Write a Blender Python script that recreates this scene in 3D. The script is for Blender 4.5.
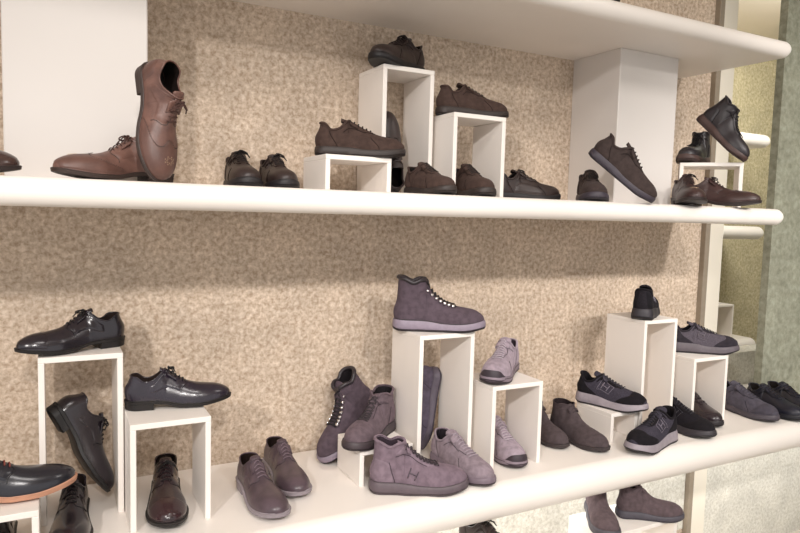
import bpy, math, random
import numpy as np
from mathutils import Matrix, Vector

# ------------------------------------------------------------------ clear
for o in list(bpy.data.objects):
    bpy.data.objects.remove(o, do_unlink=True)
scene = bpy.context.scene
COL = scene.collection
R = math.radians
EYE = 1.65                      # eye level above the shop floor

# ------------------------------------------------------------------ camera
cam_d = bpy.data.cameras.new('camera')
cam = bpy.data.objects.new('camera', cam_d)
COL.objects.link(cam)
cam_d.sensor_width = 36.0
cam_d.lens = 29.6
cam_d.clip_start = 0.02
cam_d.clip_end = 60
_r = Vector((0.88329709, -0.46800227, 0.02757034))
_u = Vector((0.01389056, 0.08490898, 0.99629188))
_b = Vector((-0.46860784, -0.87963875, 0.08150067))
cam.matrix_world = Matrix(((_r.x, _u.x, _b.x, 0), (_r.y, _u.y, _b.y, 0),
                           (_r.z, _u.z, _b.z, EYE), (0, 0, 0, 1)))
scene.camera = cam

# ------------------------------------------------------------------ world and lights
world = bpy.data.worlds.new('world')
scene.world = world
world.use_nodes = True
bg = world.node_tree.nodes['Background']
bg.inputs[0].default_value = (1.0, 0.98, 0.96, 1)
bg.inputs[1].default_value = 0.95


def area(name, loc, target, size, power, color, sy=None):
    d = bpy.data.lights.new(name, 'AREA')
    d.shape = 'RECTANGLE'
    d.size = size
    d.size_y = sy or size
    d.energy = power
    d.color = color
    o = bpy.data.objects.new(name, d)
    COL.objects.link(o)
    o.location = loc
    v = Vector(target) - Vector(loc)
    o.rotation_euler = v.to_track_quat('-Z', 'Y').to_euler()
    return o


WARM = (1.0, 0.955, 0.92)


def spot(name, loc, target, power, angle, blend=0.9, radius=0.10, color=WARM):
    d = bpy.data.lights.new(name, 'SPOT')
    d.energy = power
    d.color = color
    d.spot_size = R(angle)
    d.spot_blend = blend
    d.shadow_soft_size = radius
    o = bpy.data.objects.new(name, d)
    COL.objects.link(o)
    o.location = loc
    o.rotation_euler = (Vector(target) - Vector(loc)).to_track_quat('-Z', 'Y').to_euler()
    return o


# track spots on the shop ceiling, aimed at the display, then one added fill spot
spot('track_spot_a', (-1.9, -1.2, 3.15), (1.3, 2.2, 0.88), 310, 50)
spot('track_spot_b', (-0.2, -1.4, 3.15), (0.5, 2.2, 0.66), 180, 42)
spot('track_spot_c', (1.0, -1.4, 3.15), (1.6, 2.2, 0.66), 200, 42)
spot('track_spot_d', (2.0, -1.3, 3.15), (2.6, 2.2, 0.66), 155, 42)
spot('fill_spot', (3.1, -1.3, 3.15), (3.15, 2.2, 1.5), 250, 40)  # added fill, brightens the post, partition and right end of the shelf
area('ceiling_lamp_a', (0.4, 0.45, 3.25), (0.6, 1.9, 0.8), 0.8, 16, WARM, 0.5)
area('ceiling_lamp_b', (2.6, 0.4, 3.25), (2.4, 1.9, 0.8), 0.8, 14, WARM, 0.5)
area('far_bay_fill', (4.7, 2.7, 3.25), (5.3, 3.9, 1.1), 0.9, 62, (1.0, 0.97, 0.90), 0.6)  # unseen fill set behind the partition to brighten the far bay
area('added_underlight', (2.3, 2.02, 0.615), (2.3, 2.12, 0.0), 5.0, 15, (1.0, 0.99, 0.97), 0.05)  # added unseen strip of light that brightens the wall below the deep shelf

vs = scene.view_settings
vs.view_transform = 'Standard'
vs.look = 'None'
vs.gamma = 1.0
vs.use_curve_mapping = False
vs.exposure = 0.0


# ------------------------------------------------------------------ materials
def s2l(c):
    return tuple((v / 255 / 12.92) if v / 255 <= 0.04045 else ((v / 255 + 0.055) / 1.055) ** 2.4 for v in c)


def mat(name, rgb, rough=0.5, noise=0.0, nscale=40, bump=0.0, bscale=300, coat=0.0, sheen=0.0,
        metal=0.0, spec=0.5, rgb2=None):
    m = bpy.data.materials.new(name)
    m.use_nodes = True
    nt = m.node_tree
    b = nt.nodes['Principled BSDF']
    c = s2l(rgb)
    b.inputs['Base Color'].default_value = (*c, 1)
    b.inputs['Roughness'].default_value = rough
    b.inputs['Metallic'].default_value = metal
    b.inputs['Specular IOR Level'].default_value = spec
    if coat:
        b.inputs['Coat Weight'].default_value = coat
        b.inputs['Coat Roughness'].default_value = 0.18
    if sheen:
        b.inputs['Sheen Weight'].default_value = sheen
        b.inputs['Sheen Roughness'].default_value = 0.45
        b.inputs['Sheen Tint'].default_value = (*s2l(tuple(min(255, v * 1.25 + 25) for v in rgb)), 1)
    tc = nt.nodes.new('ShaderNodeTexCoord')
    if noise or rgb2:
        n = nt.nodes.new('ShaderNodeTexNoise')
        n.inputs['Scale'].default_value = nscale
        n.inputs['Detail'].default_value = 5
        nt.links.new(tc.outputs['Object'], n.inputs['Vector'])
        r = nt.nodes.new('ShaderNodeValToRGB')
        c2 = s2l(rgb2) if rgb2 else tuple(v * (1 - noise) for v in c)
        c3 = c if rgb2 else tuple(min(1, v * (1 + noise)) for v in c)
        r.color_ramp.elements[0].position = 0.35
        r.color_ramp.elements[1].position = 0.65
        r.color_ramp.elements[0].color = (*c2, 1)
        r.color_ramp.elements[1].color = (*c3, 1)
        nt.links.new(n.outputs['Fac'], r.inputs['Fac'])
        nt.links.new(r.outputs['Color'], b.inputs['Base Color'])
    if bump:
        n2 = nt.nodes.new('ShaderNodeTexNoise')
        n2.inputs['Scale'].default_value = bscale
        n2.inputs['Detail'].default_value = 3
        nt.links.new(tc.outputs['Object'], n2.inputs['Vector'])
        bp = nt.nodes.new('ShaderNodeBump')
        bp.inputs['Strength'].default_value = bump
        bp.inputs['Distance'].default_value = 0.002
        nt.links.new(n2.outputs['Fac'], bp.inputs['Height'])
        nt.links.new(bp.outputs['Normal'], b.inputs['Normal'])
    return m


def felt(name, dark, mid, light, scale=60):
    m = bpy.data.materials.new(name)
    m.use_nodes = True
    nt = m.node_tree
    L = nt.links.new
    b = nt.nodes['Principled BSDF']
    b.inputs['Roughness'].default_value = 0.95
    b.inputs['Specular IOR Level'].default_value = 0.15
    tc = nt.nodes.new('ShaderNodeTexCoord')
    n1 = nt.nodes.new('ShaderNodeTexNoise')
    n1.inputs['Scale'].default_value = scale
    n1.inputs['Detail'].default_value = 8
    n1.inputs['Roughness'].default_value = 0.66
    n1.inputs['Distortion'].default_value = 0.25
    L(tc.outputs['Object'], n1.inputs['Vector'])
    cr = nt.nodes.new('ShaderNodeValToRGB')
    e = cr.color_ramp.elements
    e[0].position = 0.33
    e[0].color = (*s2l(dark), 1)
    e[1].position = 0.66
    e[1].color = (*s2l(light), 1)
    k = e.new(0.5)
    k.color = (*s2l(mid), 1)
    L(n1.outputs['Fac'], cr.inputs['Fac'])
    n2 = nt.nodes.new('ShaderNodeTexNoise')
    n2.inputs['Scale'].default_value = 7
    n2.inputs['Detail'].default_value = 4
    L(tc.outputs['Object'], n2.inputs['Vector'])
    mr = nt.nodes.new('ShaderNodeMapRange')
    mr.inputs['From Min'].default_value = 0.3
    mr.inputs['From Max'].default_value = 0.7
    mr.inputs['To Min'].default_value = 0.88
    mr.inputs['To Max'].default_value = 1.08
    L(n2.outputs['Fac'], mr.inputs['Value'])
    mx = nt.nodes.new('ShaderNodeMix')
    mx.data_type = 'RGBA'
    mx.blend_type = 'MULTIPLY'
    mx.inputs['Factor'].default_value = 1
    L(cr.outputs['Color'], mx.inputs['A'])
    L(mr.outputs['Result'], mx.inputs['B'])
    L(mx.outputs['Result'], b.inputs['Base Color'])
    bp = nt.nodes.new('ShaderNodeBump')
    bp.inputs['Strength'].default_value = 0.5
    bp.inputs['Distance'].default_value = 0.006
    L(n1.outputs['Fac'], bp.inputs['Height'])
    L(bp.outputs['Normal'], b.inputs['Normal'])
    return m


M = {}
M['white'] = mat('white_lacquer', (243, 236, 229), 0.38, noise=0.015, nscale=3)
M['column'] = mat('white_paint_dimmed', (219, 213, 208), 0.5, noise=0.012, nscale=2)  # same white paint as the shelves, darkened to stand for weaker light
M['plaster'] = mat('ceiling_paint', (225, 215, 200), 0.8, noise=0.02, nscale=2)
M['floor'] = mat('floor_stone', (205, 196, 184), 0.45, noise=0.08, nscale=4)
M['felt'] = felt('felt_wall', (170, 147, 125), (205, 186, 166), (232, 216, 199))
M['felt_pale'] = felt('felt_wall_pale', (196, 192, 180), (220, 217, 206), (236, 234, 226))
M['felt_green'] = felt('felt_wall_olive', (166, 155, 122), (196, 185, 152), (218, 208, 178), 40)
M['felt_grey'] = felt('felt_wall_grey', (128, 129, 113), (148, 149, 132), (162, 164, 148), 30)
M['metal_dark'] = mat('channel_painted_shade', (150, 138, 122), 0.45, noise=0.05)  # grey-brown puts the shade of the post's left side into the colour
M['post'] = mat('post_paint', (238, 231, 216), 0.45, noise=0.02, nscale=4)


# ------------------------------------------------------------------ object helpers
def link(name, me, parent=None, material=None):
    o = bpy.data.objects.new(name, me)
    COL.objects.link(o)
    if parent:
        o.parent = parent
    if material and not me.materials:
        me.materials.append(material)
    return o


def mesh(name, verts, faces, material=None, smooth=False):
    me = bpy.data.meshes.new(name)
    me.from_pydata([tuple(map(float, v)) for v in verts], [], faces)
    if smooth:
        me.polygons.foreach_set('use_smooth', [True] * len(me.polygons))
    me.update()
    if material:
        me.materials.append(material)
    return me


def box_geo(x0, x1, y0, y1, z0, z1, bev=0.0015):
    """box with small chamfers on its twelve edges"""
    import bmesh
    bm = bmesh.new()
    bmesh.ops.create_cube(bm, size=1)
    for v in bm.verts:
        v.co = Vector((x0 + (x1 - x0) * (v.co.x + .5), y0 + (y1 - y0) * (v.co.y + .5), z0 + (z1 - z0) * (v.co.z + .5)))
    if bev:
        bmesh.ops.bevel(bm, geom=list(bm.edges), offset=bev, segments=1, affect='EDGES')
    return bm


def box(name, x0, x1, y0, y1, z0, z1, material, parent=None, bev=0.0015):
    bm = box_geo(x0, x1, y0, y1, z0, z1, bev)
    me = bpy.data.meshes.new(name)
    bm.to_mesh(me)
    bm.free()
    me.materials.append(material)
    return link(name, me, parent)


def tag(o, label, cat, group=None):
    o['label'] = label
    o['category'] = cat
    if group:
        o['group'] = group
    return o


def struct(o):
    o['kind'] = 'structure'
    return o


def empty(name, loc, rot=(0, 0, 0), scale=1.0):
    o = bpy.data.objects.new(name, None)
    o.empty_display_size = 0.05
    COL.objects.link(o)
    o.location = loc
    o.rotation_euler = rot
    o.scale = (scale,) * 3
    return o


# ------------------------------------------------------------------ the setting
WALL = 2.3
Z_LOW = EYE - 0.904
Z_MID = EYE + 0.060
Z_TOPU = EYE + 0.699             # underside of the topmost shelf
Z_BOT = EYE - 1.66
struct(box('floor', -3.2, 7.0, -3.2, 4.4, -0.35, -0.25, M['floor'], bev=0))
struct(box('ceiling', -3.2, 7.0, -3.2, 4.4, 3.3, 3.4, M['plaster'], bev=0))
struct(box('wall_back', -2.2, 3.0, WALL, WALL + 0.12, -0.25, 3.3, M['felt'], bev=0))
# post that closes the wall: channel with its shade painted in, and pale face
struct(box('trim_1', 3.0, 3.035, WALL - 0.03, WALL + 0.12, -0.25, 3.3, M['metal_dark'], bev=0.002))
struct(box('trim_2', 3.045, 3.16, WALL - 0.015, WALL + 0.14, -0.25, 3.3, M['post'], bev=0.003))
struct(box('wall_low', 3.16, 5.2, WALL, WALL + 0.12, -0.25, Z_LOW + 0.18, M['felt_pale'], bev=0))
struct(box('trim_3', -2.2, 2.995, WALL - 0.006, WALL, Z_BOT, Z_LOW - 0.125, M['felt_pale'], bev=0))
struct(box('wall_far', 2.0, 6.32, 4.0, 4.12, -0.25, 3.3, M['felt_green'], bev=0))
struct(box('wall_partition', 3.175, 4.9, 2.03, 2.07, Z_LOW, 3.3, M['felt_grey'], bev=0))
struct(box('wall_right', 6.2, 6.32, -3.2, 4.0, -0.25, 3.3, M['felt_grey'], bev=0))


def shelf(label, x0, x1, yf, yb, ztop, t, name='wall_shelf', end_round=True, nose=None):
    """thick board with a half-round nosing along its front and a soft rounded end"""
    r = t / 2
    nose = nose or r * 0.92
    prof = [(yb, ztop)]
    n = 12
    for i in range(n + 1):
        a = math.pi / 2 + math.pi * i / n
        prof.append((yf + nose + nose * math.cos(a), ztop - r + r * math.sin(a)))
    prof.append((yb, ztop - t))
    rings = []
    xs = [(x0, 0.0)]
    if end_round:
        m = 8
        for i in range(m + 1):
            a = math.pi / 2 * i / m
            xs.append((x1 - r + r * math.sin(a), r * (1 - math.cos(a))))
    else:
        xs.append((x1, 0.0))
    verts, faces = [], []
    zc = ztop - r
    for (x, inset) in xs:
        k = 1 - inset / r * 0.86
        for (y, z) in prof:
            verts.append((x, y if y >= yf + nose * 1.0001 else y + inset * 0.55, zc + (z - zc) * k))
    P = len(prof)
    for i in range(len(xs) - 1):
        for j in range(P):
            a, b = i * P + j, i * P + (j + 1) % P
            faces.append((a, b, b + P, a + P))
    faces.append(tuple(range(P)))
    faces.append(tuple(reversed(range((len(xs) - 1) * P, len(xs) * P))))
    me = mesh(name, verts, faces, M['white'])
    import bmesh
    bm = bmesh.new()
    bm.from_mesh(me)
    bmesh.ops.recalc_face_normals(bm, faces=bm.faces)
    for f in bm.faces:
        f.smooth = len(f.verts) == 4 and f.calc_area() < 0.4
    for e in bm.edges:
        if len(e.link_faces) == 2 and e.calc_face_angle() > 0.7:
            e.smooth = False
    bm.to_mesh(me)
    bm.free()
    o = link(name, me)
    return tag(o, label, 'shelf')


shelf('long white wall shelf with rounded nosing carrying the brown brogues and brown sneakers',
      -1.6, 2.79, 1.725, WALL, Z_MID, 0.069)
shelf('deep white wall shelf with rounded nosing carrying black dress shoes, grey suede boots and runners',
      -1.6, 5.0, 1.70, WALL - 0.016, Z_LOW, 0.123, end_round=True, nose=0.055)
shelf('white overhead wall shelf with rounded nosing, its underside resting on two square pillars',
      -1.6, 2.79, 1.745, WALL, Z_TOPU + 0.069, 0.069)
shelf('lowest white wall shelf near the floor, under the deep shelf', -1.6, 2.6, 1.70, WALL - 0.007, Z_BOT, 0.069)

tag(box('square_pillar', 2.075, 2.42, 2.02, WALL, Z_MID, Z_TOPU, M['column'], bev=0.003),
    'square white pillar behind the sneaker propped on another, between two shelves', 'pillar')
tag(box('square_pillar', -0.105, 0.25, 2.02, WALL, Z_MID, Z_TOPU, M['column'], bev=0.003),
    'square white pillar behind the brown brogues, between two shelves', 'pillar')

# shelves of the next bay, seen past the post
for zc, lab in ((0.70, 'short pale shelf of the far bay, highest one seen past the white post'),
                (-0.085, 'short pale shelf of the far bay, middle one seen past the white post'),
                (-1.06, 'short pale shelf of the far bay, lowest one seen past the white post')):
    shelf(lab, 3.6, 5.47, 3.55, 4.0, EYE + zc + 0.05, 0.11)


def riser(label, x, y, w, d, h, z, yaw=0.0, group='white display risers'):
    """white display riser: a top panel on two side panels, open front and back"""
    t = 0.016
    e = empty('display_riser', (x, y, z), (0, 0, R(yaw)))
    tag(e, label, 'riser', group)
    box('top_panel', 0, w, 0, d, h - t, h, M['white'], e)
    box('side_panel', 0, t, 0, d, 0, h - t, M['white'], e)
    box('side_panel', w - t, w, 0, d, 0, h - t, M['white'], e)
    return e


# ------------------------------------------------------------------ shoes
def pch(pts):
    """smooth monotone interpolation through control points"""
    xs = np.array([p[0] for p in pts], float)
    ys = np.array([p[1] for p in pts], float)
    h = np.diff(xs)
    dl = np.diff(ys) / h
    m = np.zeros(len(xs))
    m[0], m[-1] = dl[0], dl[-1]
    for i in range(1, len(xs) - 1):
        m[i] = 0 if dl[i - 1] * dl[i] <= 0 else 2 * dl[i - 1] * dl[i] / (dl[i - 1] + dl[i])

    def f(x):
        x = min(max(x, xs[0]), xs[-1])
        i = min(int(np.searchsorted(xs, x, 'right')) - 1, len(h) - 1)
        t = (x - xs[i]) / h[i]
        return ((2 * t ** 3 - 3 * t ** 2 + 1) * ys[i] + (t ** 3 - 2 * t ** 2 + t) * h[i] * m[i]
                + (-2 * t ** 3 + 3 * t ** 2) * ys[i + 1] + (t ** 3 - t ** 2) * h[i] * m[i + 1])
    return f


def sm(a, b, x):
    t = min(max((x - a) / (b - a), 0), 1)
    return t * t * (3 - 2 * t)


class Last:
    """one shoe shape: S(x, q) is a point of the upper, x = heel..toe 0..1,
    q = -1 (right feather line) .. 0 (top / collar) .. 1 (left feather line)"""

    def __init__(s, L=0.30, ball=0.050, waist=0.038, heel=0.034, toe_p=2.0, xt=0.70, top=None, throat=0.36,
                 collar=None, cw=0.8, sole_h=0.030, sole_b=0.012, spring=0.014, toe_h=0.040, toe_e=0.80, side=1,
                 lean=0.012, toe_pp=2.2, boxy=0.62, swing=0.010, backlean=0.0):
        s.__dict__.update(locals())
        s.wf = pch([(0, heel * .98), (0.10, heel), (0.25, heel * 1.0), (0.40, waist), (0.55, ball * .90), (0.68, ball), (1, ball)])
        s.topf = pch(top)
        s.colf = pch(collar)
        s.zbf = pch([(0, sole_h), (0.22, sole_h * 0.97), (0.36, sole_h * .75 + sole_b * .25), (0.55, sole_b), (0.70, sole_b),
                     (0.88, sole_b + spring * .5), (1, sole_b + spring)])

    def w(s, x, e=0.0):
        v = s.wf(x)
        xh = 0.115
        if x < xh:
            v *= math.sqrt(max(0, 1 - ((xh - x) / xh) ** 2))
        if x > s.xt:
            t = min((x - s.xt) / (1 - s.xt), 1)
            v *= max(0, 1 - t ** s.toe_p) ** (1 / 2.0)
        return v

    def yc(s, x):
        return s.side * s.swing * (sm(0.35, 0.7, x) * 0.55 + 1.6 * max(0, x - .7)) - s.side * .002

    def zt(s, x):
        zb = s.zbf(x)
        z = s.topf(x)
        if x > s.toe_e:
            t = min((x - s.toe_e) / (1 - s.toe_e), 1)
            z = zb + .006 + (z - zb - .006) * max(0, 1 - t ** s.toe_pp) ** (1 / 2.0)
        return z

    def S(s, x, q):
        sd = 1 if q >= 0 else -1
        u = 1 - abs(q)
        x = min(max(x, 0), 1)
        w, zb, th = s.w(x), s.zbf(x), s.throat
        if x < th:
            zc = s.colf(x)
            xm = th * 0.52
            k = s.cw * (1 if x < xm else math.sqrt(max(0, 1 - ((x - xm) / (th - xm)) ** 2)))
            ye = min(w, s.wf(x)) * k
        else:
            zc, ye = s.zt(x), 0.0
        h = zc - zb
        b = sm(th - .10, th + .10, x)
        # control points: ankle and vamp forms
        a1, a2 = (w * 1.05, zb + .34 * h), (ye + (w - ye) * .25 + .001, zc - .36 * h)
        f = sm(th, s.xt + .08, x)
        v1 = (w * 1.02, zb + (.36 + .20 * f) * h)
        v2 = (w * (.34 + (s.boxy - .34) * f) * (1 if x >= th else 1) + ye * .5, zc - (.10 * (1 - f)) * h)
        p1 = [a1[i] * (1 - b) + v1[i] * b for i in (0, 1)]
        p2 = [a2[i] * (1 - b) + v2[i] * b for i in (0, 1)]
        c = ((1 - u) ** 3, 3 * u * (1 - u) ** 2, 3 * u * u * (1 - u), u ** 3)
        y = c[0] * w + c[1] * p1[0] + c[2] * p2[0] + c[3] * ye
        z = c[0] * zb + c[1] * p1[1] + c[2] * p2[1] + c[3] * zc
        # heel curve: bulge low, lean forward towards the collar
        g = max(0, 1 - x / 0.30)
        hh = max(0, (z - s.sole_h))
        X = x * s.L + g * (-.004 * math.sin(min(hh / .05, 1) * math.pi) + s.lean * sm(.03, .075, hh)
                           - s.backlean * max(0, hh - .07))
        if hh > .06 and x < th:
            X += (hh - .06) * .05
        return np.array((X, s.yc(x) + sd * y, z))

    def N(s, x, q, d=0.004):
        xa, xb = max(x - d, 0.002), min(x + d, 0.998)
        qa, qb = q - .02, q + .02
        if q >= 0:
            qa, qb = max(qa, 0.0), min(qb, 1)
        else:
            qa, qb = max(qa, -1), min(qb, -0.0001)
        n = np.cross(s.S(xb, q) - s.S(xa, q), s.S(x, qb) - s.S(x, qa))
        l = np.linalg.norm(n)
        return n / l if l > 1e-12 else np.array((0, 0, 1.))

    def P(s, x, q, off):
        return s.S(x, q) + s.N(x, q) * off


def weld(me, dist=0.0004, recalc=True):
    import bmesh
    bm = bmesh.new()
    bm.from_mesh(me)
    bmesh.ops.remove_doubles(bm, verts=bm.verts, dist=dist)
    if recalc:
        bmesh.ops.recalc_face_normals(bm, faces=bm.faces)
    for f in bm.faces:
        f.smooth = True
    bm.to_mesh(me)
    bm.free()
    return me


def grid_faces(nx, ny, off=0):
    return [(off + i * ny + j, off + i * ny + j + 1, off + (i + 1) * ny + j + 1, off + (i + 1) * ny + j)
            for i in range(nx - 1) for j in range(ny - 1)]


def xsamp(th, n=44):
    xs = [0.5 * (1 - math.cos(math.pi * i / n)) for i in range(n + 1)]
    return sorted(set(xs + [th, th - .012, th - .004, th + .01]))


def m_upper(l, m, nq=12):
    xs = xsamp(l.throat)
    V, F = [], []
    for sd in (1, -1):
        o = len(V)
        for x in xs:
            for j in range(nq + 1):
                q = sd * max(1 - j / nq, 1e-6)
                V.append(l.S(x, q))
        F += grid_faces(len(xs), nq + 1, o)
    return weld(mesh('upper', V, F, m))


def m_lining(l, m):
    xs = [x for x in xsamp(l.throat) if x <= l.throat]
    V, F = [], []
    nq = 6
    for sd in (1, -1):
        o = len(V)
        for x in xs:
            for j in range(nq + 1):
                q = sd * (1 - (0.12 + .88 * j / nq) + 1e-6)
                p = l.S(x, q)
                c = np.array((l.throat * .5 * l.L, l.yc(x), p[2]))
                dv = p - c
                k = 1 - .0042 / max(np.linalg.norm(dv[:2]), .009)
                V.append((c[0] + dv[0] * k, c[1] + dv[1] * k, p[2] - .0004))
        F += grid_faces(len(xs), nq + 1, o)
    # insole
    o = len(V)
    ring = [x for x in xsamp(.5, 20) if x <= .75]
    for x in ring:
        V.append((x * l.L * .98 + .004, l.yc(x) + l.w(x) * .94, l.zbf(x) + .004))
        V.append((x * l.L * .98 + .004, l.yc(x) - l.w(x) * .94, l.zbf(x) + .004))
    for i in range(len(ring) - 1):
        a = o + 2 * i
        F.append((a, a + 2, a + 3, a + 1))
    return weld(mesh('lining', V, F, m))


def tube(pts, r, n=6, closed=False, flat=1.0):
    pts = [np.array(p, float) for p in pts]
    V, F = [], []
    m = len(pts)
    up = np.array((0, 0, 1.))
    for i, p in enumerate(pts):
        t = (pts[(i + 1) % m] - pts[i - 1]) if closed or 0 < i < m - 1 else (pts[1] - pts[0] if i == 0 else pts[-1] - pts[-2])
        t = t / (np.linalg.norm(t) + 1e-12)
        a = np.cross(t, up)
        if np.linalg.norm(a) < .05:
            a = np.cross(t, (1, 0, 0))
        a /= np.linalg.norm(a)
        b = np.cross(a, t)
        for k in range(n):
            an = 2 * math.pi * k / n
            V.append(p + a * r * math.cos(an) + b * r * flat * math.sin(an))
    for i in range(m if closed else m - 1):
        j = (i + 1) % m
        for k in range(n):
            F.append((i * n + k, i * n + (k + 1) % n, j * n + (k + 1) % n, j * n + k))
    if not closed:
        F.append(tuple(range(n)))
        F.append(tuple(range((m - 1) * n, m * n)))
    return V, F


def join(parts):
    V, F = [], []
    for v, f in parts:
        o = len(V)
        V += list(v)
        F += [tuple(i + o for i in q) for q in f]
    return V, F


def m_collar(l, m, r, drop=0.0):
    xs = [x for x in xsamp(l.throat) if x <= l.throat - .003]
    pts = [l.S(x, 1e-6) for x in xs[1:]] + [l.S(x, -1e-6) for x in reversed(xs)]
    pts = [p - np.array((0, 0, drop)) for p in pts]
    V, F = tube(pts, r, 7, True)
    return weld(mesh('collar', V, F, m), 1e-6)


def m_patch(name, l, m, fx, q0, q1, off=.0012, nr=10, nq=14, smooth=True):
    """raised panel on the upper; fx(q) -> (x0, x1)"""
    V, F = [], []
    top, rim = [], []
    for i in range(nr + 1):
        for j in range(nq + 1):
            q = q0 + (q1 - q0) * j / nq
            if abs(q) < 1e-5:
                q = 1e-5
            x0, x1 = fx(q)
            x = x0 + (x1 - x0) * i / nr
            edge = i in (0, nr) or j in (0, nq)
            V.append(l.P(x, q, -.0012 if edge else off))
    F = grid_faces(nr + 1, nq + 1)
    return weld(mesh(name, V, F, m), 2e-5)


def m_line(name, l, m, pts, r=.0011, off=.0006):
    """thin seam / stitch / cord along (x, q) points"""
    V, F = tube([l.P(x, q, off) for x, q in pts], r, 5)
    return weld(mesh(name, V, F, m), 1e-6)


def loop_pts(l, e, f=1.0, x_to=1.0, n=34):
    """outline loop of the sole widened by e; list of (x_rel, X, Y)"""
    xs = [x_to * 0.5 * (1 - math.cos(math.pi * i / n)) for i in range(n + 1)]
    if x_to < 1:
        xs = [x_to * (1 - math.cos(math.pi / 2 * i / n)) for i in range(n + 1)]
    out = []
    for x in xs:
        out.append((x, x * (l.L + 2 * e) - e, l.yc(x) + (l.w(x) + e * min(1, (l.w(x) / .02)))))
    for x in reversed(xs if x_to < 1 else xs[1:-1]):
        out.append((x, x * (l.L + 2 * e) - e, l.yc(x) - (l.w(x) + e * min(1, (l.w(x) / .02)))))
    return out


def m_slab(name, l, m, ztop, zbot, e0, e1, x_to=1.0, bulge=0.0, crown=True):
    """sole layer between two height functions; e0 bottom overhang, e1 top overhang"""
    levels = [(0.0, e0 - .0025), (0.10, e0), (0.5, (e0 + e1) / 2 + bulge), (0.90, e1), (1.0, e1 - .002)]
    V, F = [], []
    nn = None
    for t, e in levels:
        lp = loop_pts(l, e, x_to=x_to)
        nn = len(lp)
        for (x, X, Y) in lp:
            V.append((X, Y, zbot(x) + (ztop(x) - zbot(x)) * t))
    for i in range(len(levels) - 1):
        for k in range(nn):
            F.append((i * nn + k, i * nn + (k + 1) % nn, (i + 1) * nn + (k + 1) % nn, (i + 1) * nn + k))
    # caps as strips between the two sides
    for lev in (0, len(levels) - 1):
        o = lev * nn
        h = nn // 2
        if x_to < 1:
            for i in range(h - 1):
                F.append((o + i, o + i + 1, o + nn - 2 - i, o + nn - 1 - i))
        else:
            for i in range(h):
                a, b = o + i, o + i + 1
                c, d = o + (nn - i - 1) % nn, o + (nn - i) % nn
                F.append((a, b, c, d) if len({a, b, c, d}) == 4 else tuple(dict.fromkeys((a, b, c, d))))
    me = mesh(name, V, F, m)
    import bmesh
    bm = bmesh.new()
    bm.from_mesh(me)
    bmesh.ops.remove_doubles(bm, verts=bm.verts, dist=1e-5)
    bmesh.ops.recalc_face_normals(bm, faces=bm.faces)
    for f in bm.faces:
        f.smooth = True
    for ed in bm.edges:
        if len(ed.link_faces) == 2 and ed.calc_face_angle() > .75:
            ed.smooth = False
    bm.to_mesh(me)
    bm.free()
    return me


def m_tongue(l, m, wid=.026, ext=.10, lift=.0, thick=.005, inner=.10):
    th = l.throat
    z0 = l.zt(th)
    sl = (l.zt(th) - l.zt(th + .08)) / .08
    n, k = 12, 8
    V = []
    for lay in (0, 1):
        for i in range(n + 1):
            x = th + inner - (inner + ext) * i / n
            z = l.zt(x) - .003 if x >= th else z0 - .003 + (th - x) * sl * .62
            ww = wid * .8
            if x < th + .02:
                ye = abs(l.S(min(x, th - .002), 1e-6)[1] - l.yc(x))
                ww = min(wid * .85, max(ye * .92, .009))
            ww *= 1 if i < n - 1 else (.93 if i == n - 1 else .75)
            for j in range(k + 1):
                a = -1 + 2 * j / k
                V.append((x * l.L, l.yc(th) + ww * a, z - abs(a) ** 2 * .006 * (ww / .02) - lay * thick))
    F = grid_faces(n + 1, k + 1) + grid_faces(n + 1, k + 1, (n + 1) * (k + 1))
    o = (n + 1) * (k + 1)
    for j in range(k):
        F.append((n * (k + 1) + j, n * (k + 1) + j + 1, o + n * (k + 1) + j + 1, o + n * (k + 1) + j))
    for i in range(n):
        for j in (0, k):
            a = i * (k + 1) + j
            F.append((a, a + k + 1, o + a + k + 1, o + a))
    return weld(mesh('tongue', V, F, m), 1e-5)


def m_laces(l, m, x0, x1, rows, qa=.22, r=.0021, off=.0035, bow=True, cross=False):
    parts = []
    for k in range(rows):
        x = x0 + (x1 - x0) * k / max(rows - 1, 1)
        xn = x + ((x1 - x0) / max(rows - 1, 1)) * (.8 if cross else .12)
        n = 8
        for sgn in ((1, -1) if cross else (1,)):
            pts = []
            for j in range(n + 1):
                t = j / n
                q = sgn * qa * (1 - 2 * t)
                xx = x + (xn - x) * t
                q = q if abs(q) > 1e-4 else 1e-4
                p = l.P(min(max(xx, l.throat + .004), .97), q, off)
                pts.append(p)
            parts.append(tube(pts, r, 5, flat=.7))
    if bow:
        c = l.P(l.throat + .02, 1e-4, off + .004)
        for sd in (1, -1):
            lp = []
            for i in range(12):
                a = 2 * math.pi * i / 12
                lp.append(c + np.array((.004 + .007 * math.sin(a) + .004 * (1 - math.cos(a)), sd * (.010 * (1 - math.cos(a))),
                                        .002 * math.sin(a) - .005 * (1 - math.cos(a)) + .001)))
            parts.append(tube(lp, r, 5, True))
            tl = [c, c + np.array((.008, sd * .010, -.002)), c + np.array((.014, sd * .020, -.011)), c + np.array((.020, sd * .026, -.021))]
            parts.append(tube(tl, r * .9, 5))
        parts.append(tube([c + np.array((0, -.005, .001)), c + np.array((0, .005, .001))], r * 1.8, 6))
    V, F = join(parts)
    return weld(mesh('laces', V, F, m), 1e-6)


def disc(l, x, q, r, off, n=8):
    c = l.P(x, q, off)
    nn = l.N(x, q)
    a = np.cross(nn, (1, 0, 0.1))
    a /= np.linalg.norm(a)
    b = np.cross(nn, a)
    V = [c + nn * .0012] + [c + (a * math.cos(2 * math.pi * i / n) + b * math.sin(2 * math.pi * i / n)) * r for i in range(n)]
    F = [(0, 1 + i, 1 + (i + 1) % n) for i in range(n)]
    return V, F


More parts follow.
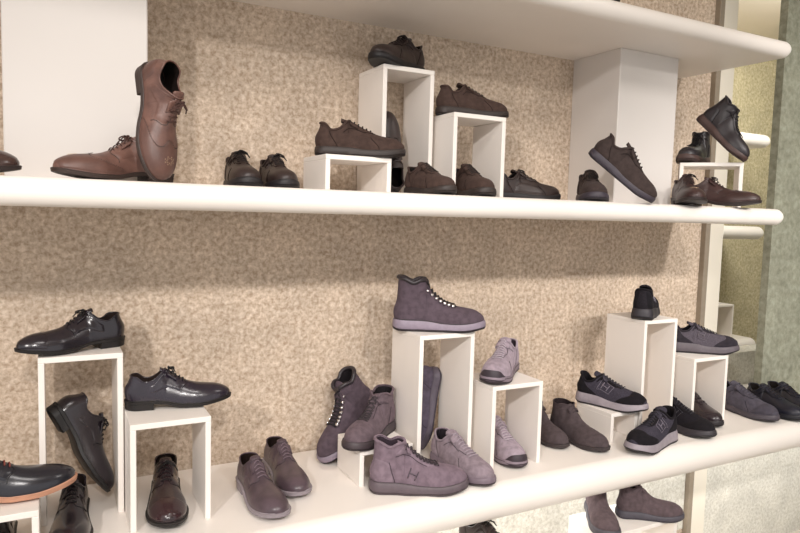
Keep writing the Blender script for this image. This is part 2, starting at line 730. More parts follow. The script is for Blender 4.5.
def m_dots(name, l, m, pts, r=.0011, off=.0022):
    V, F = join([disc(l, x, q, r, off, 6) for x, q in pts])
    return weld(mesh(name, V, F, m), 1e-7)


def m_hook(l, m, x, q, r=.0060):
    c = l.P(x, q, .0015)
    n = l.N(x, q)
    V, F = tube([c, c + n * .004, c + n * .007 + np.array((0, 0, .002))], r, 8)
    me = mesh('hook', V, F, m)
    return weld(me, 1e-7)


def m_letter(name, l, m, strokes, side, r=.0016, off=.0016):
    """flat emblem made of strokes (lists of (x, q)) lying on one flank"""
    parts = []
    for st in strokes:
        pts = []
        for a, b in zip(st[:-1], st[1:]):
            for i in range(5):
                t = i / 5
                pts.append((a[0] + (b[0] - a[0]) * t, a[1] + (b[1] - a[1]) * t))
        pts.append(st[-1])
        parts.append(tube([l.P(x, side * q, off) for x, q in pts], r, 5))
    V, F = join(parts)
    return weld(mesh(name, V, F, m), 1e-7)


def m_seam(l, m, fx, q0, q1, end=1, r=.0010, n=16):
    """dark stitched seam following the front (end=1) or rear (end=0) edge of a panel"""
    return m_line('seam', l, m, [(fx(q0 + (q1 - q0) * i / n)[end], q0 + (q1 - q0) * i / n) for i in range(n + 1)], r, .0006)


def darker(c, k=.55):
    return tuple(int(v * k) for v in c)


class Proto(list):
    """list of (part name, mesh, parent index or None)"""

    def add(s, name, me, parent=None, label=None):
        s.append((name, me, parent, label))
        return len(s) - 1

    def verts(s):
        a = []
        for _, me, _, _ in s:
            v = np.zeros(len(me.vertices) * 3)
            me.vertices.foreach_get('co', v)
            a.append(v.reshape(-1, 3))
        return np.concatenate(a)


MC = {}


def cm(kind, rgb, rgb2=None):
    """cached shoe material"""
    k = (kind, rgb, rgb2)
    if k not in MC:
        nm = '%s_%d' % (kind, len(MC))
        if kind == 'gloss':
            MC[k] = mat(nm, rgb, 0.24, noise=.10, nscale=25, bump=.10, bscale=220, coat=.35, rgb2=rgb2)
        elif kind == 'leather':
            MC[k] = mat(nm, rgb, 0.42, noise=.14, nscale=30, bump=.22, bscale=260, rgb2=rgb2)
        elif kind == 'satin':
            MC[k] = mat(nm, rgb, 0.33, noise=.14, nscale=30, bump=.15, bscale=260, coat=.1, rgb2=rgb2)
        elif kind == 'suede':
            MC[k] = mat(nm, rgb, 0.92, noise=.16, nscale=60, bump=.35, bscale=500, sheen=.35, spec=.2, rgb2=rgb2)
        elif kind == 'cloth':
            MC[k] = mat(nm, rgb, 0.9, noise=.2, nscale=200, bump=.5, bscale=900, spec=.15, rgb2=rgb2)
        elif kind == 'rubber':
            MC[k] = mat(nm, rgb, 0.55, noise=.08, nscale=50, bump=.12, bscale=200, rgb2=rgb2)
        elif kind == 'lace':
            MC[k] = mat(nm, rgb, 0.8, noise=.15, nscale=400)
        elif kind == 'metal':
            MC[k] = mat(nm, rgb, 0.22, metal=1.0)
    return MC[k]


# ---- dress shoes -------------------------------------------------
def dress(side=1, style='derby', up=(30, 26, 32), lin=(40, 30, 26), sole=(24, 20, 20), heel=None, lace=(20, 17, 18), kind='gloss',
          up2=None, toe_p=2.1, L=0.302, edge=None, toe=None, thick=1.0, bow=True):
    l = Last(L=L, ball=.050, waist=.038, heel=.034, toe_p=toe_p, xt=.62, throat=.37,
             top=[(0, .10), (.30, .128), (.37, .118), (.46, .098), (.56, .079), (.66, .069), (.78, .064), (.88, .061), (1, .057)],
             collar=[(0, .101), (.06, .100), (.18, .084), (.26, .090), (.33, .108), (.37, .118)],
             sole_h=.029 * thick, sole_b=.015 * thick, spring=.012, toe_e=.80, toe_pp=2.5, side=side, cw=.84)
    mu, ml, ms = cm(kind, up, up2), cm('leather', lin), cm('rubber', sole)
    me_ = cm('rubber', edge) if edge else ms
    p = Proto()
    u = p.add('upper', m_upper(l, mu))
    p.add('lining', m_lining(l, ml))
    p.add('collar', m_collar(l, mu, .0022))
    zt = lambda x: l.zbf(x) + .001
    zb = lambda x: l.zbf(x) - .0095 * thick
    p.add('sole', m_slab('sole', l, me_, zt, zb, .0035, .0048))
    p.add('heel', m_slab('heel', l, cm('rubber', heel) if heel else ms, lambda x: zb(x) + .0015, lambda x: 0.0 if x < .29 else 0, .0015, .0030, x_to=.262))
    p.add('tongue', m_tongue(l, mu, ext=.055))
    p.add('laces', m_laces(l, cm('lace', lace), .39, .53, 5, .20, .0019, bow=bow))
    mt = cm(kind, toe) if toe else mu
    if style == 'cap':
        p.add('toe_cap', m_patch('toe_cap', l, mt, lambda q: (.755 + .012 * q * q, .998), -.96, .96, .0013, 12, 22))
        p.add('stitching', m_dots('stitching', l, ml, [(.762, q / 14) for q in range(-11, 12)], .0009, .0022))
    if style in ('cap', 'derby', 'wing'):
        for sg in (1, -1):
            ff = lambda q: (.22 + .15 * sm(.25, .02, abs(q)), .565 - .05 * sm(.25, .60, abs(q)) - .05 * sm(.16, .08, abs(q)))
            k = p.add('facing', m_patch('facing', l, mu, ff, sg * .07, sg * .62, .0018, 14, 10))
            p.add('seam', m_seam(l, cm('leather', darker(up)), ff, sg * .08, sg * .66), k)
    if style == 'wing':
        wing = lambda q: (.70 - .28 * sm(.30, 1, abs(q)) + .055 * sm(.22, 0, abs(q)) * -1 + .03, .998)
        w_ = p.add('toe_cap', m_patch('toe_cap', l, mt, wing, -.97, .97, .0014, 16, 34))
        dots = [(wing(q / 30)[0] + .012, q / 30) for q in range(-27, 28) if q]
        p.add('perforations', m_dots('perforations', l, cm('leather', (40, 26, 22)), dots, .0012, .0024), w_)
        med = [(.855 + .032 * math.cos(a) * (1 if i % 2 else .6), .17 * math.sin(a) * (1 if i % 2 else .6) + 1e-3)
               for i, a in enumerate([k * math.pi / 8 for k in range(16)])]
        p.add('medallion', m_dots('medallion', l, cm('leather', (200, 170, 140)), med, .0012, .0025), w_)
        p.add('heel_counter', m_patch('heel_counter', l, mt, lambda q: (.004, .20 - .07 * (1 - abs(q))), .30, .97, .0013, 8, 8))
        p.add('heel_counter', m_patch('heel_counter', l, mt, lambda q: (.004, .20 - .07 * (1 - abs(q))), -.97, -.30, .0013, 8, 8))
    p.add('welt', m_line('welt', l, cm('leather', tuple(min(255, v + 14) for v in (edge or sole))),
                         [(x, .995) for x in np.linspace(.02, .985, 40)] + [(x, -.995) for x in np.linspace(.985, .02, 40)], .0018, .0008))
    return p


# ---- low sneakers ------------------------------------------------
def sneaker(side=1, up=(66, 52, 48), kind='suede', sole=(48, 40, 38), lace=(40, 32, 30), lin=(34, 28, 26), panel=None, toe=None,
            ball=.050, L=.30, rows=6, lend=.60, bow=True, plain=False, bumper=None, outs=None):
    l = Last(L=L, ball=ball, waist=.041, heel=.036, toe_p=2.5, xt=.66, throat=.36,
             top=[(0, .10), (.28, .132), (.36, .124), (.46, .109), (.58, .091), (.70, .077), (.82, .070), (.9, .067), (1, .062)],
             collar=[(0, .112), (.05, .110), (.16, .088), (.24, .092), (.32, .114), (.36, .124)],
             sole_h=.030, sole_b=.022, spring=.012, toe_e=.83, toe_pp=2.5, side=side, cw=.86, boxy=.66)
    mu, ml, ms = cm(kind, up), cm('cloth', lin), cm('rubber', sole)
    mp = cm(kind, panel) if panel else mu
    p = Proto()
    p.add('upper', m_upper(l, mu))
    p.add('lining', m_lining(l, ml))
    p.add('collar', m_collar(l, mp, .0042, .002))
    spr = lambda x: .011 * sm(.72, 1, x) ** 1.2 + .004 * sm(.06, 0, x)
    p.add('midsole', m_slab('midsole', l, ms, lambda x: l.zbf(x) + .002, lambda x: spr(x) + .005, .0045, .0035, bulge=.001))
    p.add('outsole', m_slab('outsole', l, cm('rubber', outs or tuple(int(v * .72) for v in sole)), lambda x: spr(x) + .0058, spr, .0030, .0050))
    p.add('tongue', m_tongue(l, mp, .029, .085, .006, .007))
    p.add('laces', m_laces(l, cm('lace', lace), .372, lend, rows, .21, .0024, .0040, bow=bow))
    for sg in (1, -1):
        f1 = lambda q: (.30 + .05 * sm(.3, .05, abs(q)), .655 - .11 * sm(.20, .34, abs(q)))
        f2 = lambda q: (.003, .24 - .12 * (1 - abs(q)) ** 1.2)
        f3 = lambda q: (.30 - .06 * abs(q), .60 + .10 * sm(.45, .95, abs(q)))
        sc = cm('cloth', darker(up))
        k = p.add('facing', m_patch('facing', l, mp, f1, sg * .09, sg * .36, .0020, 14, 6))
        p.add('seam', m_seam(l, sc, f1, sg * .09, sg * .37), k)
        p.add('seam', m_line('seam', l, sc, [(x, sg * .365) for x in np.linspace(.30, .545, 14)], .0010, .0006), k)
        k = p.add('heel_counter', m_patch('heel_counter', l, mp, f2, sg * .12, sg * .98, .0020, 8, 8))
        p.add('seam', m_seam(l, sc, f2, sg * .14, sg * .97), k)
        if not plain:
            k = p.add('side_panel', m_patch('side_panel', l, mp, f3, sg * .52, sg * .98, .0018, 12, 6))
            p.add('seam', m_seam(l, sc, f3, sg * .52, sg * .97), k)
    if toe:
        p.add('toe_cap', m_patch('toe_cap', l, cm(kind, toe), lambda q: (.80 - .10 * sm(.45, 1, abs(q)), .997), -.985, .985, .0015, 10, 22))
    if bumper:
        p.add('toe_bumper', m_slab('toe_bumper', l, cm('rubber', bumper), lambda x: l.zbf(x) + .0005 + .019 * sm(.86, .97, x), lambda x: l.zbf(x) - .006 - .012 * sm(.86, .95, x),
                                   .0052 - .0, .0022))
    return p


# ---- runners -----------------------------------------------------
def runner(side=1, up=(62, 58, 68), dark=(26, 23, 27), sole=(150, 141, 148), lace=(40, 37, 44), lin=(30, 27, 30), emblem=(120, 112, 124), L=.30,
           outs=(40, 37, 40)):
    l = Last(L=L, ball=.051, waist=.043, heel=.037, toe_p=2.4, xt=.66, throat=.35,
             top=[(0, .12), (.27, .142), (.35, .135), (.46, .117), (.58, .101), (.70, .088), (.82, .081), (.9, .077), (1, .07)],
             collar=[(0, .130), (.04, .126), (.15, .100), (.23, .104), (.31, .126), (.35, .135)],
             sole_h=.044, sole_b=.032, spring=.010, toe_e=.83, toe_pp=2.5, side=side, cw=.86, boxy=.66, lean=.010)
    mu, md, ms = cm('cloth', up), cm('suede', dark), cm('rubber', sole)
    p = Proto()
    p.add('upper', m_upper(l, mu))
    p.add('lining', m_lining(l, cm('cloth', lin)))
    p.add('collar', m_collar(l, md, .0048, .002))
    spr = lambda x: .018 * sm(.70, 1, x) ** 1.3 + .007 * sm(.08, 0, x)
    p.add('midsole', m_slab('midsole', l, ms, lambda x: l.zbf(x) + .003, lambda x: spr(x) + .007, .0075, .0035, bulge=.0005))
    p.add('outsole', m_slab('outsole', l, cm('rubber', outs), lambda x: spr(x) + .008, spr, .0045, .0075))
    p.add('tongue', m_tongue(l, mu, .029, .10, .008, .009))
    p.add('laces', m_laces(l, cm('lace', lace), .362, .66, 8, .21, .0026, .0042, bow=False))
    p.add('toe_cap', m_patch('toe_cap', l, md, lambda q: (.79 - .20 * sm(.35, 1, abs(q)), .997), -.985, .985, .0016, 12, 24))
    for sg in (1, -1):
        p.add('facing', m_patch('facing', l, md, lambda q: (.29 + .05 * sm(.3, .05, abs(q)), .66 - .08 * sm(.20, .32, abs(q))), sg * .09, sg * .33, .0017, 14, 6))
        p.add('heel_counter', m_patch('heel_counter', l, md, lambda q: (.003, .36 - .26 * (1 - abs(q)) ** .8), sg * .10, sg * .98, .0017, 10, 8))
        # emblem: slanted frame with a capital H
        e = cm('rubber', emblem)
        fr = m_letter('emblem_frame', l, e, [[(.315, .66), (.375, .28), (.56, .36), (.50, .72), (.315, .66)]], sg, .0010, .0016)
        f = p.add('emblem_frame', fr)
        p.add('emblem', m_letter('emblem', l, e, [[(.375, .64), (.415, .36)], [(.455, .66), (.495, .39)], [(.395, .50), (.475, .525)]], sg, .0019, .002), f)
    return p


# ---- boots -------------------------------------------------------
def boot(side=1, style='hiker', up=(86, 74, 82), sole=(134, 122, 134), lace=(34, 29, 33), lin=(34, 30, 33), kind='suede', L=.302, collar_c=None,
         H=.172, outs=(44, 38, 42), panel=None, emblem=None, thick=1.0, toe_round=2.3, ball=.051):
    th = .345 if style != 'chukka' else .34
    if style == 'chukka':
        top = [(0, .12), (.25, H + .004), (th, H - .012), (.42, .118), (.52, .092), (.64, .074), (.78, .067), (.9, .063), (1, .058)]
        col = [(0, H - .010), (.06, H - .012), (.18, H - .016), (.28, H - .008), (th, H - .012)]
    else:
        top = [(0, .14), (.25, H), (th, H - .016), (.40, .137), (.48, .112), (.58, .093), (.70, .083), (.82, .077), (.9, .073), (1, .066)]
        col = [(0, H + .002), (.06, H), (.18, H - .014), (.27, H - .004), (.32, H - .004), (th, H - .016)]
    sh, sb = (.036 * thick, .026 * thick) if style != 'chukka' else (.026, .015)
    l = Last(L=L, ball=ball, waist=.044, heel=.038, toe_p=toe_round, xt=.66, throat=th, top=top, collar=col,
             sole_h=sh, sole_b=sb, spring=.011, toe_e=.83, toe_pp=2.5, side=side, cw=.93, boxy=.66, lean=.007)
    mu, ml, ms = cm(kind, up), cm('cloth', lin), cm('rubber', sole)
    mp = cm(kind, panel) if panel else mu
    p = Proto()
    p.add('upper', m_upper(l, mu, 16))
    p.add('lining', m_lining(l, ml))
    p.add('collar', m_collar(l, cm('leather', collar_c) if collar_c else mp, .0022 if style == 'chukka' else (.0075 if style == 'hiker' else .0046), .003))
    spr = lambda x: .011 * sm(.72, 1, x) ** 1.2 + .003 * sm(.06, 0, x)
    if style == 'chukka':
        p.add('sole', m_slab('sole', l, ms, lambda x: l.zbf(x) + .002, lambda x: spr(x) + (.0 if x < .27 else .006 * sm(.27, .29, x) * sm(.55, .46, x)), .003, .0045))
    else:
        p.add('midsole', m_slab('midsole', l, ms, lambda x: l.zbf(x) + .003, lambda x: spr(x) + .007, .006, .004, bulge=.0012))
        p.add('outsole', m_slab('outsole', l, cm('rubber', outs), lambda x: spr(x) + .008, spr, .0035, .006))
        p.add('welt', m_line('welt', l, cm('rubber', outs), [(x, .985) for x in np.linspace(.01, .99, 40)] + [(x, -.985) for x in np.linspace(.99, .01, 40)], .0026, .001))
    p.add('tongue', m_tongue(l, mp, .028, .075 if style != 'chukka' else .03, .002, .007, .06))
    if style == 'hiker':
        p.add('laces', m_laces(l, cm('lace', lace), .352, .64, 9, .26, .0027, .005, bow=False, cross=True))
        xs = np.linspace(.354, .64, 7)
        for sg in (1, -1):
            p.add('facing', m_patch('facing', l, mp, lambda q: (.20 + .15 * sm(.3, .05, abs(q)), .655 - .10 * sm(.20, .34, abs(q))), sg * .09, sg * .33, .0018, 14, 6))
            for x in xs:
                p.add('hook', m_hook(l, cm('metal', (236, 233, 234)), x, sg * .27))
    elif style == 'hightop':
        p.add('laces', m_laces(l, cm('lace', lace), .352, .66, 9, .20, .0025, .0045, bow=False, cross=True))
        for sg in (1, -1):
            f1 = lambda q: (.22 + .13 * sm(.3, .05, abs(q)), .67 - .10 * sm(.20, .34, abs(q)))
            f2 = lambda q: (.003, .25 - .14 * (1 - abs(q)) ** 1.2)
            sc = cm('cloth', darker(up))
            k = p.add('facing', m_patch('facing', l, mp, f1, sg * .09, sg * .31, .0020, 14, 6))
            p.add('seam', m_line('seam', l, sc, [(x, sg * .315) for x in np.linspace(.24, .57, 18)], .0010, .0006), k)
            k = p.add('heel_counter', m_patch('heel_counter', l, mp, f2, sg * .40, sg * .98, .0020, 8, 8))
            p.add('seam', m_seam(l, sc, f2, sg * .42, sg * .97), k)
            if emblem:
                p.add('emblem', m_letter('emblem', l, cm('leather', emblem), [[(.375, .82), (.410, .58)], [(.445, .84), (.485, .60)], [(.39, .70), (.468, .72)]], sg, .0019, .0014))
    elif style == 'chukka':
        p.add('laces', m_laces(l, cm('lace', lace), .352, .42, 3, .17, .0020, .003, bow=False))
        for sg in (1, -1):
            p.add('facing', m_patch('facing', l, mp, lambda q: (.12 + .22 * sm(.3, .05, abs(q)), .475 - .10 * sm(.3, .95, abs(q))), sg * .07, sg * .95, .0015, 12, 10))
    elif style == 'plain':
        for sg in (1, -1):
            p.add('ankle_panel', m_patch('ankle_panel', l, mp, lambda q: (.02 + .30 * sm(.3, .05, abs(q)), .50 - .16 * sm(.3, .95, abs(q))), sg * .06, sg * .95, .0016, 12, 10))
    return p


PROTO = {}
PV = {}


def get_proto(key):
    if key not in PROTO:
        fn, kw = KINDS[key[0]]
        PROTO[key] = fn(side=key[1], **kw)
        PV[key] = PROTO[key].verts()
    return PROTO[key]


def rot(yaw, pitch, roll):
    return np.array(Matrix.Rotation(R(yaw), 3, 'Z') @ Matrix.Rotation(R(pitch), 3, 'Y') @ Matrix.Rotation(R(roll), 3, 'X'))


def shoe(name, kind, side, label, cat, x, y, zsup, yaw, pitch=0, roll=0, scale=1.0, group=None):
    """stands a shoe with the middle of its length at (x, y); its lowest point rests at zsup"""
    pr = get_proto((kind, side))
    v = PV[(kind, side)] * scale
    Rm = rot(yaw, pitch, roll)
    w = v @ Rm.T
    c = Rm @ np.array((.15 * scale, 0, .03 * scale))
    loc = (x - c[0], y - c[1], zsup - w[:, 2].min())
    e = empty(name, loc, (R(roll), R(pitch), R(yaw)), scale)
    tag(e, label, cat, group)
    obs = []
    for nm, me, par, lab in pr:
        o = bpy.data.objects.new(nm, me)
        COL.objects.link(o)
        o.parent = e if par is None else obs[par]
        if lab:
            o['label'] = lab
        obs.append(o)
    return e


KINDS = {
    'cap_black': (dress, dict(style='cap', up=(32, 26, 34))),
    'derby_black': (dress, dict(style='derby', up=(38, 31, 42))),
    'plain_black': (dress, dict(style='derby', up=(36, 29, 34), toe_p=2.4)),
    'burgundy': (dress, dict(style='cap', up=(44, 30, 34), toe_p=2.5, toe=(52, 30, 34))),
    'tan_sole': (dress, dict(style='derby', up=(30, 29, 38), edge=(188, 138, 112), sole=(150, 104, 84), lace=(126, 62, 52), toe_p=2.5, thick=1.15)),
    'brogue': (dress, dict(style='wing', up=(116, 84, 74), toe=(94, 66, 58), sole=(52, 38, 33), lin=(30, 22, 20), lace=(70, 44, 38), kind='leather', up2=(90, 63, 56), toe_p=2.5)),
    'brown_toe': (dress, dict(style='wing', up=(66, 46, 42), sole=(40, 28, 26), lin=(30, 22, 20), lace=(40, 28, 25), toe_p=2.5)),
    'derby_brown': (dress, dict(style='wing', kind='leather', up=(62, 42, 40), toe=(58, 38, 36), sole=(42, 30, 28), lace=(46, 33, 30), toe_p=2.5, thick=1.1)),
    'casual': (dress, dict(style='derby', up=(88, 73, 80), sole=(146, 136, 142), edge=(142, 132, 138), lace=(118, 102, 110), kind='satin', up2=(72, 59, 65), toe_p=2.8, thick=1.15, bow=False)),
    'sneak_brown': (sneaker, dict(bow=False, up=(70, 55, 50), sole=(50, 41, 38))),
    'sneak_dark': (sneaker, dict(up=(50, 38, 36), kind='leather', sole=(30, 26, 28), rows=5)),
    'sneak_char': (sneaker, dict(bow=False, up=(62, 52, 50), sole=(58, 51, 60), plain=True)),
    'hightop_black': (boot, dict(style='hightop', up=(38, 32, 36), sole=(70, 50, 46), outs=(58, 42, 40), kind='leather', lace=(26, 22, 24), H=.165)),
    'hiker': (boot, dict(style='hiker', up=(84, 72, 80), sole=(136, 124, 138), collar_c=(46, 40, 44), H=.178)),
    'hightop_suede': (boot, dict(style='hightop', up=(116, 100, 110), sole=(92, 80, 86), outs=(72, 62, 66), lace=(58, 48, 54), lin=(58, 48, 56), emblem=(70, 60, 68), H=.165, panel=(124, 108, 118))),
    'chukka_lace': (boot, dict(style='hightop', up=(98, 84, 90), sole=(64, 54, 58), outs=(48, 40, 44), lace=(54, 46, 50), H=.158)),
    'suede_grey': (sneaker, dict(rows=9, lend=.70, bow=False, up=(138, 124, 132), sole=(118, 104, 114), lace=(158, 146, 154), lin=(42, 36, 42), outs=(60, 50, 56))),
    'suede_lilac': (sneaker, dict(rows=9, lend=.70, bow=False, up=(156, 142, 152), sole=(132, 118, 128), lace=(178, 166, 174), lin=(70, 60, 68), bumper=(52, 42, 50), outs=(60, 50, 56))),
    'suede_slate': (sneaker, dict(rows=9, lend=.70, bow=False, up=(88, 80, 94), sole=(96, 88, 100), lace=(70, 64, 74), lin=(34, 30, 36))),
    'chukka': (boot, dict(style='chukka', up=(77, 67, 69), sole=(52, 43, 45), lace=(60, 50, 52), lin=(44, 36, 38), H=.148)),
    'round_boot': (boot, dict(style='plain', up=(90, 77, 80), sole=(74, 70, 78), outs=(62, 58, 66), H=.16, thick=.95, toe_round=3.0, ball=.054)),
    'runner': (runner, dict()),
    'runner_black': (runner, dict(up=(36, 33, 38), dark=(24, 22, 26), sole=(46, 42, 48), emblem=(120, 114, 124))),
    'runner_dark': (runner, dict(up=(34, 31, 36), dark=(28, 25, 28), sole=(52, 47, 52), emblem=(58, 54, 60))),
    'runner_slate': (runner, dict(up=(84, 78, 86), dark=(46, 42, 48), sole=(88, 80, 86), emblem=(96, 88, 96))),
    'sneak_slate': (sneaker, dict(bow=False, rows=8, lend=.66, up=(80, 76, 86), sole=(74, 68, 76), lace=(66, 62, 70), toe=(70, 66, 75), kind='suede')),
    'loafer_dark': (sneaker, dict(bow=False, up=(46, 37, 42), kind='gloss', sole=(34, 28, 32), rows=4, plain=True)),
    'navy': (sneaker, dict(bow=False, up=(30, 30, 42), sole=(26, 26, 34), kind='leather', plain=True)),
}


# ------------------------------------------------------------------ display risers
zt, zl, zb = Z_MID, Z_LOW, Z_BOT
riser('low white riser under the brown sneaker, beside the tall riser', .775, 1.975, .235, .21, .12, zt)
riser('tall white riser with a shoe on top and one standing inside', 1.02, 2.075, .205, .205, .45, zt)
riser('mid-height white riser with a brown sneaker on top and one inside, on the brogue shelf', 1.25, 1.975, .225, .19, .296, zt)
riser('thin white riser turned aslant beside the pillar, holding the black high-tops', 2.435, 1.995, .25, .20, .192, zt, -49)
riser('low white riser holding up the black derby with the tan sole', -.26, 1.765, .226, .17, .16, zl)
riser('tall white riser with a black cap-toe shoe on top', -.036, 2.03, .217, .20, .478, zl)
riser('mid-height white riser with a black derby on top and a burgundy shoe inside', .184, 1.885, .218, .20, .305, zl)
riser('low white riser under the grey suede lace-up boot', .886, 1.905, .198, .19, .12, zl)
riser('tall white riser with the grey hiking boot on top', 1.10, 1.905, .224, .205, .49, zl)
riser('mid-height white riser with a lilac suede sneaker on top and one inside', 1.36, 1.835, .225, .20, .305, zl)
riser('low white riser under the grey runner with a pale sole', 1.985, 1.88, .15, .20, .12, zl)
riser('tall white riser with a black runner on top, beside a mid-height one', 2.146, 1.88, .196, .21, .49, zl)
riser('mid-height white riser with a slate runner on top, last on the deep shelf', 2.464, 1.88, .228, .17, .305, zl)
riser('wide white riser on the lowest shelf, under the round-toed boots', 1.84, 1.74, .40, .20, .455, zb)
riser('white riser on the lowest shelf, under a dark sneaker, beneath the deep shelf edge', 1.24, 1.73, .22, .20, .455, zb)
riser('low white riser on the lowest shelf, under the dark high-top', 2.32, 1.86, .22, .22, .12, zb)
riser('pale riser on a shelf of the far bay, seen past the post', 4.98, 3.62, .23, .22, .30, EYE - 1.01)

# ------------------------------------------------------------------ shoes on the brogue shelf
GU = 'shoes on the brogue shelf'
shoe('brogue_shoe', 'brown_toe', 1, 'dark brown shoe by the pillar, only its toe in view', 'shoe', -.215, 1.83, zt, 0, group=GU)
shoe('brogue_shoe', 'brogue', 1, 'brown wingtip brogue lying flat under its upright partner', 'shoe', .155, 1.905, zt, 197, scale=1.03, group=GU)
shoe('brogue_shoe', 'brogue', -1, 'brown wingtip brogue stood on its toe, heel up, leaning on its partner', 'shoe', .247, 1.80, zt, -61, 80, -2, group=GU)
shoe('sneaker', 'sneak_dark', 1, 'dark brown leather sneaker of the pair next to the brown brogues, nearer the brogues', 'shoe', .534, 2.09, zt, -97, scale=.97, group=GU)
shoe('sneaker', 'sneak_dark', -1, 'dark brown leather sneaker of the pair next to the brown brogues, nearer the low riser', 'shoe', .655, 2.09, zt, -91, scale=.95, group=GU)
shoe('sneaker', 'sneak_brown', 1, 'brown suede sneaker set lengthwise on the low riser of the brogue shelf', 'shoe', .922, 2.035, zt + .12, -22, scale=.99, group=GU)
shoe('sneaker', 'sneak_dark', 1, 'dark shoe standing on its heel, toe up, inside the tall riser', 'shoe', 1.098, 2.175, zt, 84, -85, -2, scale=1.0, group=GU)
shoe('sneaker', 'sneak_brown', -1, 'brown suede sneaker in front of the tall riser on the brogue shelf', 'shoe', 1.129, 1.92, zt, -88, scale=.90, group=GU)
shoe('sneaker', 'sneak_dark', 1, 'dark leather shoe on top of the tall riser of the brogue shelf', 'shoe', 1.108, 2.146, zt + .45, -152, scale=1.0, group=GU)
shoe('sneaker', 'sneak_brown', 1, 'brown suede sneaker on top of the mid-height riser of the brogue shelf', 'shoe', 1.385, 2.06, zt + .296, -9, scale=.95, group=GU)
shoe('sneaker', 'sneak_brown', -1, 'brown suede sneaker inside the mid-height riser of the brogue shelf', 'shoe', 1.352, 2.0, zt, -99, scale=1.0, group=GU)
shoe('sneaker', 'sneak_dark', -1, 'dark laced leather shoe between the mid-height riser and the pillar', 'shoe', 1.672, 2.09, zt, -9, scale=.95, group=GU)
shoe('sneaker', 'sneak_char', -1, 'charcoal suede sneaker lying under the heel of its tilted partner', 'shoe', 1.86, 1.925, zt, -124, scale=1.03, group=GU)
shoe('sneaker', 'sneak_char', 1, 'charcoal suede sneaker tilted toe down, heel propped on its partner', 'shoe', 1.895, 1.80, zt, -38, 39, 10, scale=.98, group=GU)
shoe('high_top_sneaker', 'hightop_black', -1, 'black high-top standing flat on the thin riser, under its tilted partner', 'boot', 2.57, 2.03, zt + .192, 205, scale=.95, group=GU)
shoe('high_top_sneaker', 'hightop_black', 1, 'black high-top tilted toe down against its partner on the thin riser', 'boot', 2.56, 1.885, zt + .192, -74, 45, -9, scale=.90, group=GU)
shoe('derby_shoe', 'derby_brown', -1, 'glossy dark brown brogue with its toe to the front, beside the pillar', 'shoe', 2.256, 1.80, zt, -128, scale=1.06, group=GU)
shoe('derby_shoe', 'derby_brown', 1, 'glossy dark brown brogue set lengthwise at the end of the shelf, below the high-tops', 'shoe', 2.475, 1.825, zt, -69, scale=1.04, group=GU)
shoe('sneaker', 'sneak_dark', 1, 'dark shoe on the overhead shelf, only its sole edge in view', 'shoe', 1.80, 1.93, Z_TOPU + .069, -100)

# ------------------------------------------------------------------ shoes on the deep shelf
GL = 'shoes on the deep shelf'
shoe('oxford_shoe', 'cap_black', 1, 'black cap-toe dress shoe on top of a tall riser', 'shoe', .052, 2.11, zl + .478, 198, scale=.98, group=GL)
shoe('derby_shoe', 'plain_black', -1, 'black dress shoe leaning toe down inside the tall riser with the cap-toe shoe', 'shoe', .078, 2.145, zl + .03, -10, 63, -24, scale=1.03, group=GL)
shoe('derby_shoe', 'plain_black', 1, 'black dress shoe lying under the leaning one in the tall riser with the cap-toe shoe', 'shoe', .04, 1.975, zl, -97, scale=1.03, group=GL)
shoe('derby_shoe', 'tan_sole', 1, 'black derby with a thick tan sole edge and red-brown laces', 'shoe', -.112, 1.868, zl + .16, 5, scale=1.07, group=GL)
shoe('derby_shoe', 'plain_black', -1, 'black laced shoe inside the low riser below the tan-soled derby', 'shoe', -.135, 1.90, zl, -92, group=GL)
shoe('derby_shoe', 'derby_black', 1, 'black leather derby set lengthwise on the mid-height riser', 'shoe', .336, 2.03, zl + .305, -8, scale=.99, group=GL)
shoe('oxford_shoe', 'burgundy', 1, 'dark burgundy cap-toe shoe inside the riser, toe to the front', 'shoe', .296, 2.01, zl, -99, scale=1.10, group=GL)
shoe('derby_shoe', 'casual', 1, 'grey-brown derby with a pale sole, nearer the shelf edge than its partner', 'shoe', .562, 1.93, zl, -89, scale=1.06, group=GL)
shoe('derby_shoe', 'casual', -1, 'grey-brown derby with a pale sole, nearer the wall than its partner', 'shoe', .682, 2.045, zl, -88, scale=1.06, group=GL)
shoe('hiking_boot', 'hiker', 1, 'grey hiking boot with silver hooks leaning behind the suede lace-up boot', 'boot', .965, 2.20, zl, -158, 34, 6, scale=1.06, group=GL)
shoe('lace_up_boot', 'chukka_lace', 1, 'grey suede lace-up boot on the low riser', 'boot', .963, 2.0, zl + .12, -143, scale=1.0, group=GL)
shoe('high_top_sneaker', 'hightop_suede', 1, 'grey suede high-top sneaker set lengthwise with a dark emblem', 'shoe', 1.054, 1.808, zl, -26, scale=1.05, group=GL)
shoe('hiking_boot', 'hiker', -1, 'grey hiking boot with silver hooks and thick pale sole on the tall riser', 'boot', 1.22, 1.985, zl + .49, -25, scale=1.06, group=GL)
shoe('sneaker', 'suede_slate', 1, 'slate sneaker stood upright on its toe inside the tall riser', 'shoe', 1.26, 2.135, zl + .0, 165, 80, -3, scale=1.04, group=GL)
shoe('sneaker', 'suede_grey', 1, 'grey suede sneaker in front of the tall riser, toe to the shelf edge', 'shoe', 1.264, 1.875, zl, -88, scale=1.04, group=GL)
shoe('sneaker', 'suede_lilac', 1, 'lilac grey suede sneaker on top of the mid-height riser', 'shoe', 1.478, 1.955, zl + .305, -142, scale=1.06, group=GL)
shoe('sneaker', 'suede_lilac', -1, 'lilac grey suede sneaker inside the mid-height riser', 'shoe', 1.50, 1.955, zl, -98, scale=1.03, group=GL)
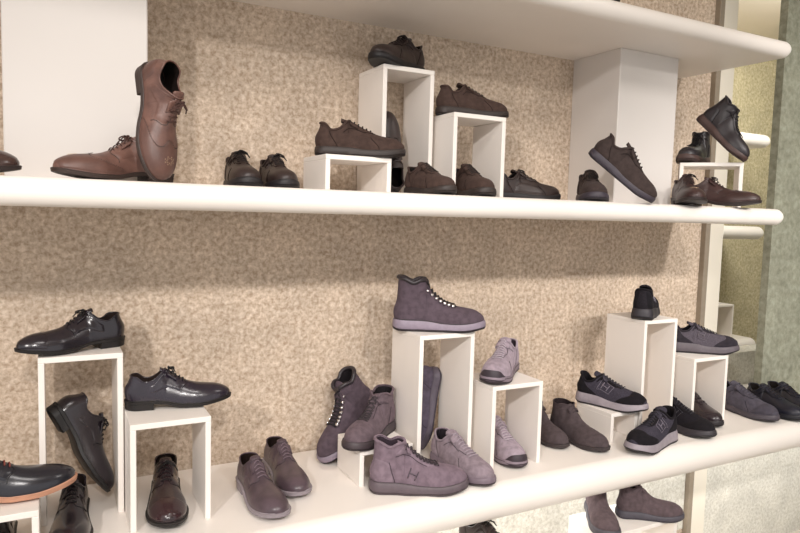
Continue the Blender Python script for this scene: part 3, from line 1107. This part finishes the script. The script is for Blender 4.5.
shoe('chukka_boot', 'chukka', -1, 'brown suede ankle boot half hidden behind its partner', 'boot', 1.775, 2.035, zl, -95, scale=.97, group=GL)
shoe('chukka_boot', 'chukka', 1, 'brown suede ankle boot in front of its partner, beside the low riser', 'boot', 1.878, 1.95, zl, -94, scale=1.02, group=GL)
shoe('running_shoe', 'runner', -1, 'grey and black runner with a pale sole on the low riser', 'shoe', 2.062, 1.958, zl + .12, -66, scale=.98, group=GL)
shoe('running_shoe', 'runner', 1, 'grey and black runner with a pale sole on the shelf, before the low riser', 'shoe', 2.112, 1.788, zl, -168, scale=1.05, group=GL)
shoe('running_shoe', 'runner_dark', 1, 'all-black runner between the tall and mid-height risers', 'shoe', 2.399, 1.872, zl, -90, scale=.97, group=GL)
shoe('running_shoe', 'runner_black', 1, 'black runner on top of the tall riser, its heel to the front', 'shoe', 2.262, 1.985, zl + .49, 35, scale=1.0, group=GL)
shoe('running_shoe', 'runner_slate', 1, 'slate and black runner on top of the last mid-height riser', 'shoe', 2.635, 1.97, zl + .305, -38, scale=.99, group=GL)
shoe('sneaker', 'loafer_dark', -1, 'glossy dark low shoe inside the last mid-height riser', 'shoe', 2.61, 1.965, zl, -100, scale=1.0, group=GL)
shoe('sneaker', 'sneak_slate', 1, 'slate grey sneaker right beside the last riser on the deep shelf', 'shoe', 2.90, 1.925, zl, -98, scale=1.09, group=GL)
shoe('sneaker', 'navy', 1, 'navy shoe at the end of the deep shelf, nearer the slate sneaker', 'shoe', 3.035, 1.87, zl, -100, group=GL)
shoe('sneaker', 'navy', -1, 'navy shoe at the end of the deep shelf, farther from the slate sneaker', 'shoe', 3.155, 1.855, zl, -102, group=GL)

# ------------------------------------------------------------------ shoes on the lowest shelf
GB = 'shoes on the lowest shelf'
shoe('ankle_boot', 'round_boot', 1, 'brown round-toed ankle boot with its toe to the front on the wide riser', 'boot', 1.912, 1.84, zb + .455, -124, scale=.95, group=GB)
shoe('ankle_boot', 'round_boot', -1, 'brown round-toed ankle boot set lengthwise on the wide riser', 'boot', 2.135, 1.795, zb + .455, -30, scale=.86, group=GB)
shoe('high_top_sneaker', 'hightop_black', 1, 'dark high-top on the lowest shelf, beside the wide riser', 'boot', 2.42, 1.99, zb + .12, -75, group=GB)
shoe('sneaker', 'sneak_dark', 1, 'dark sneaker on the lowest shelf riser, its top just under the deep shelf', 'shoe', 1.36, 1.80, zb + .455, -80, group=GB)
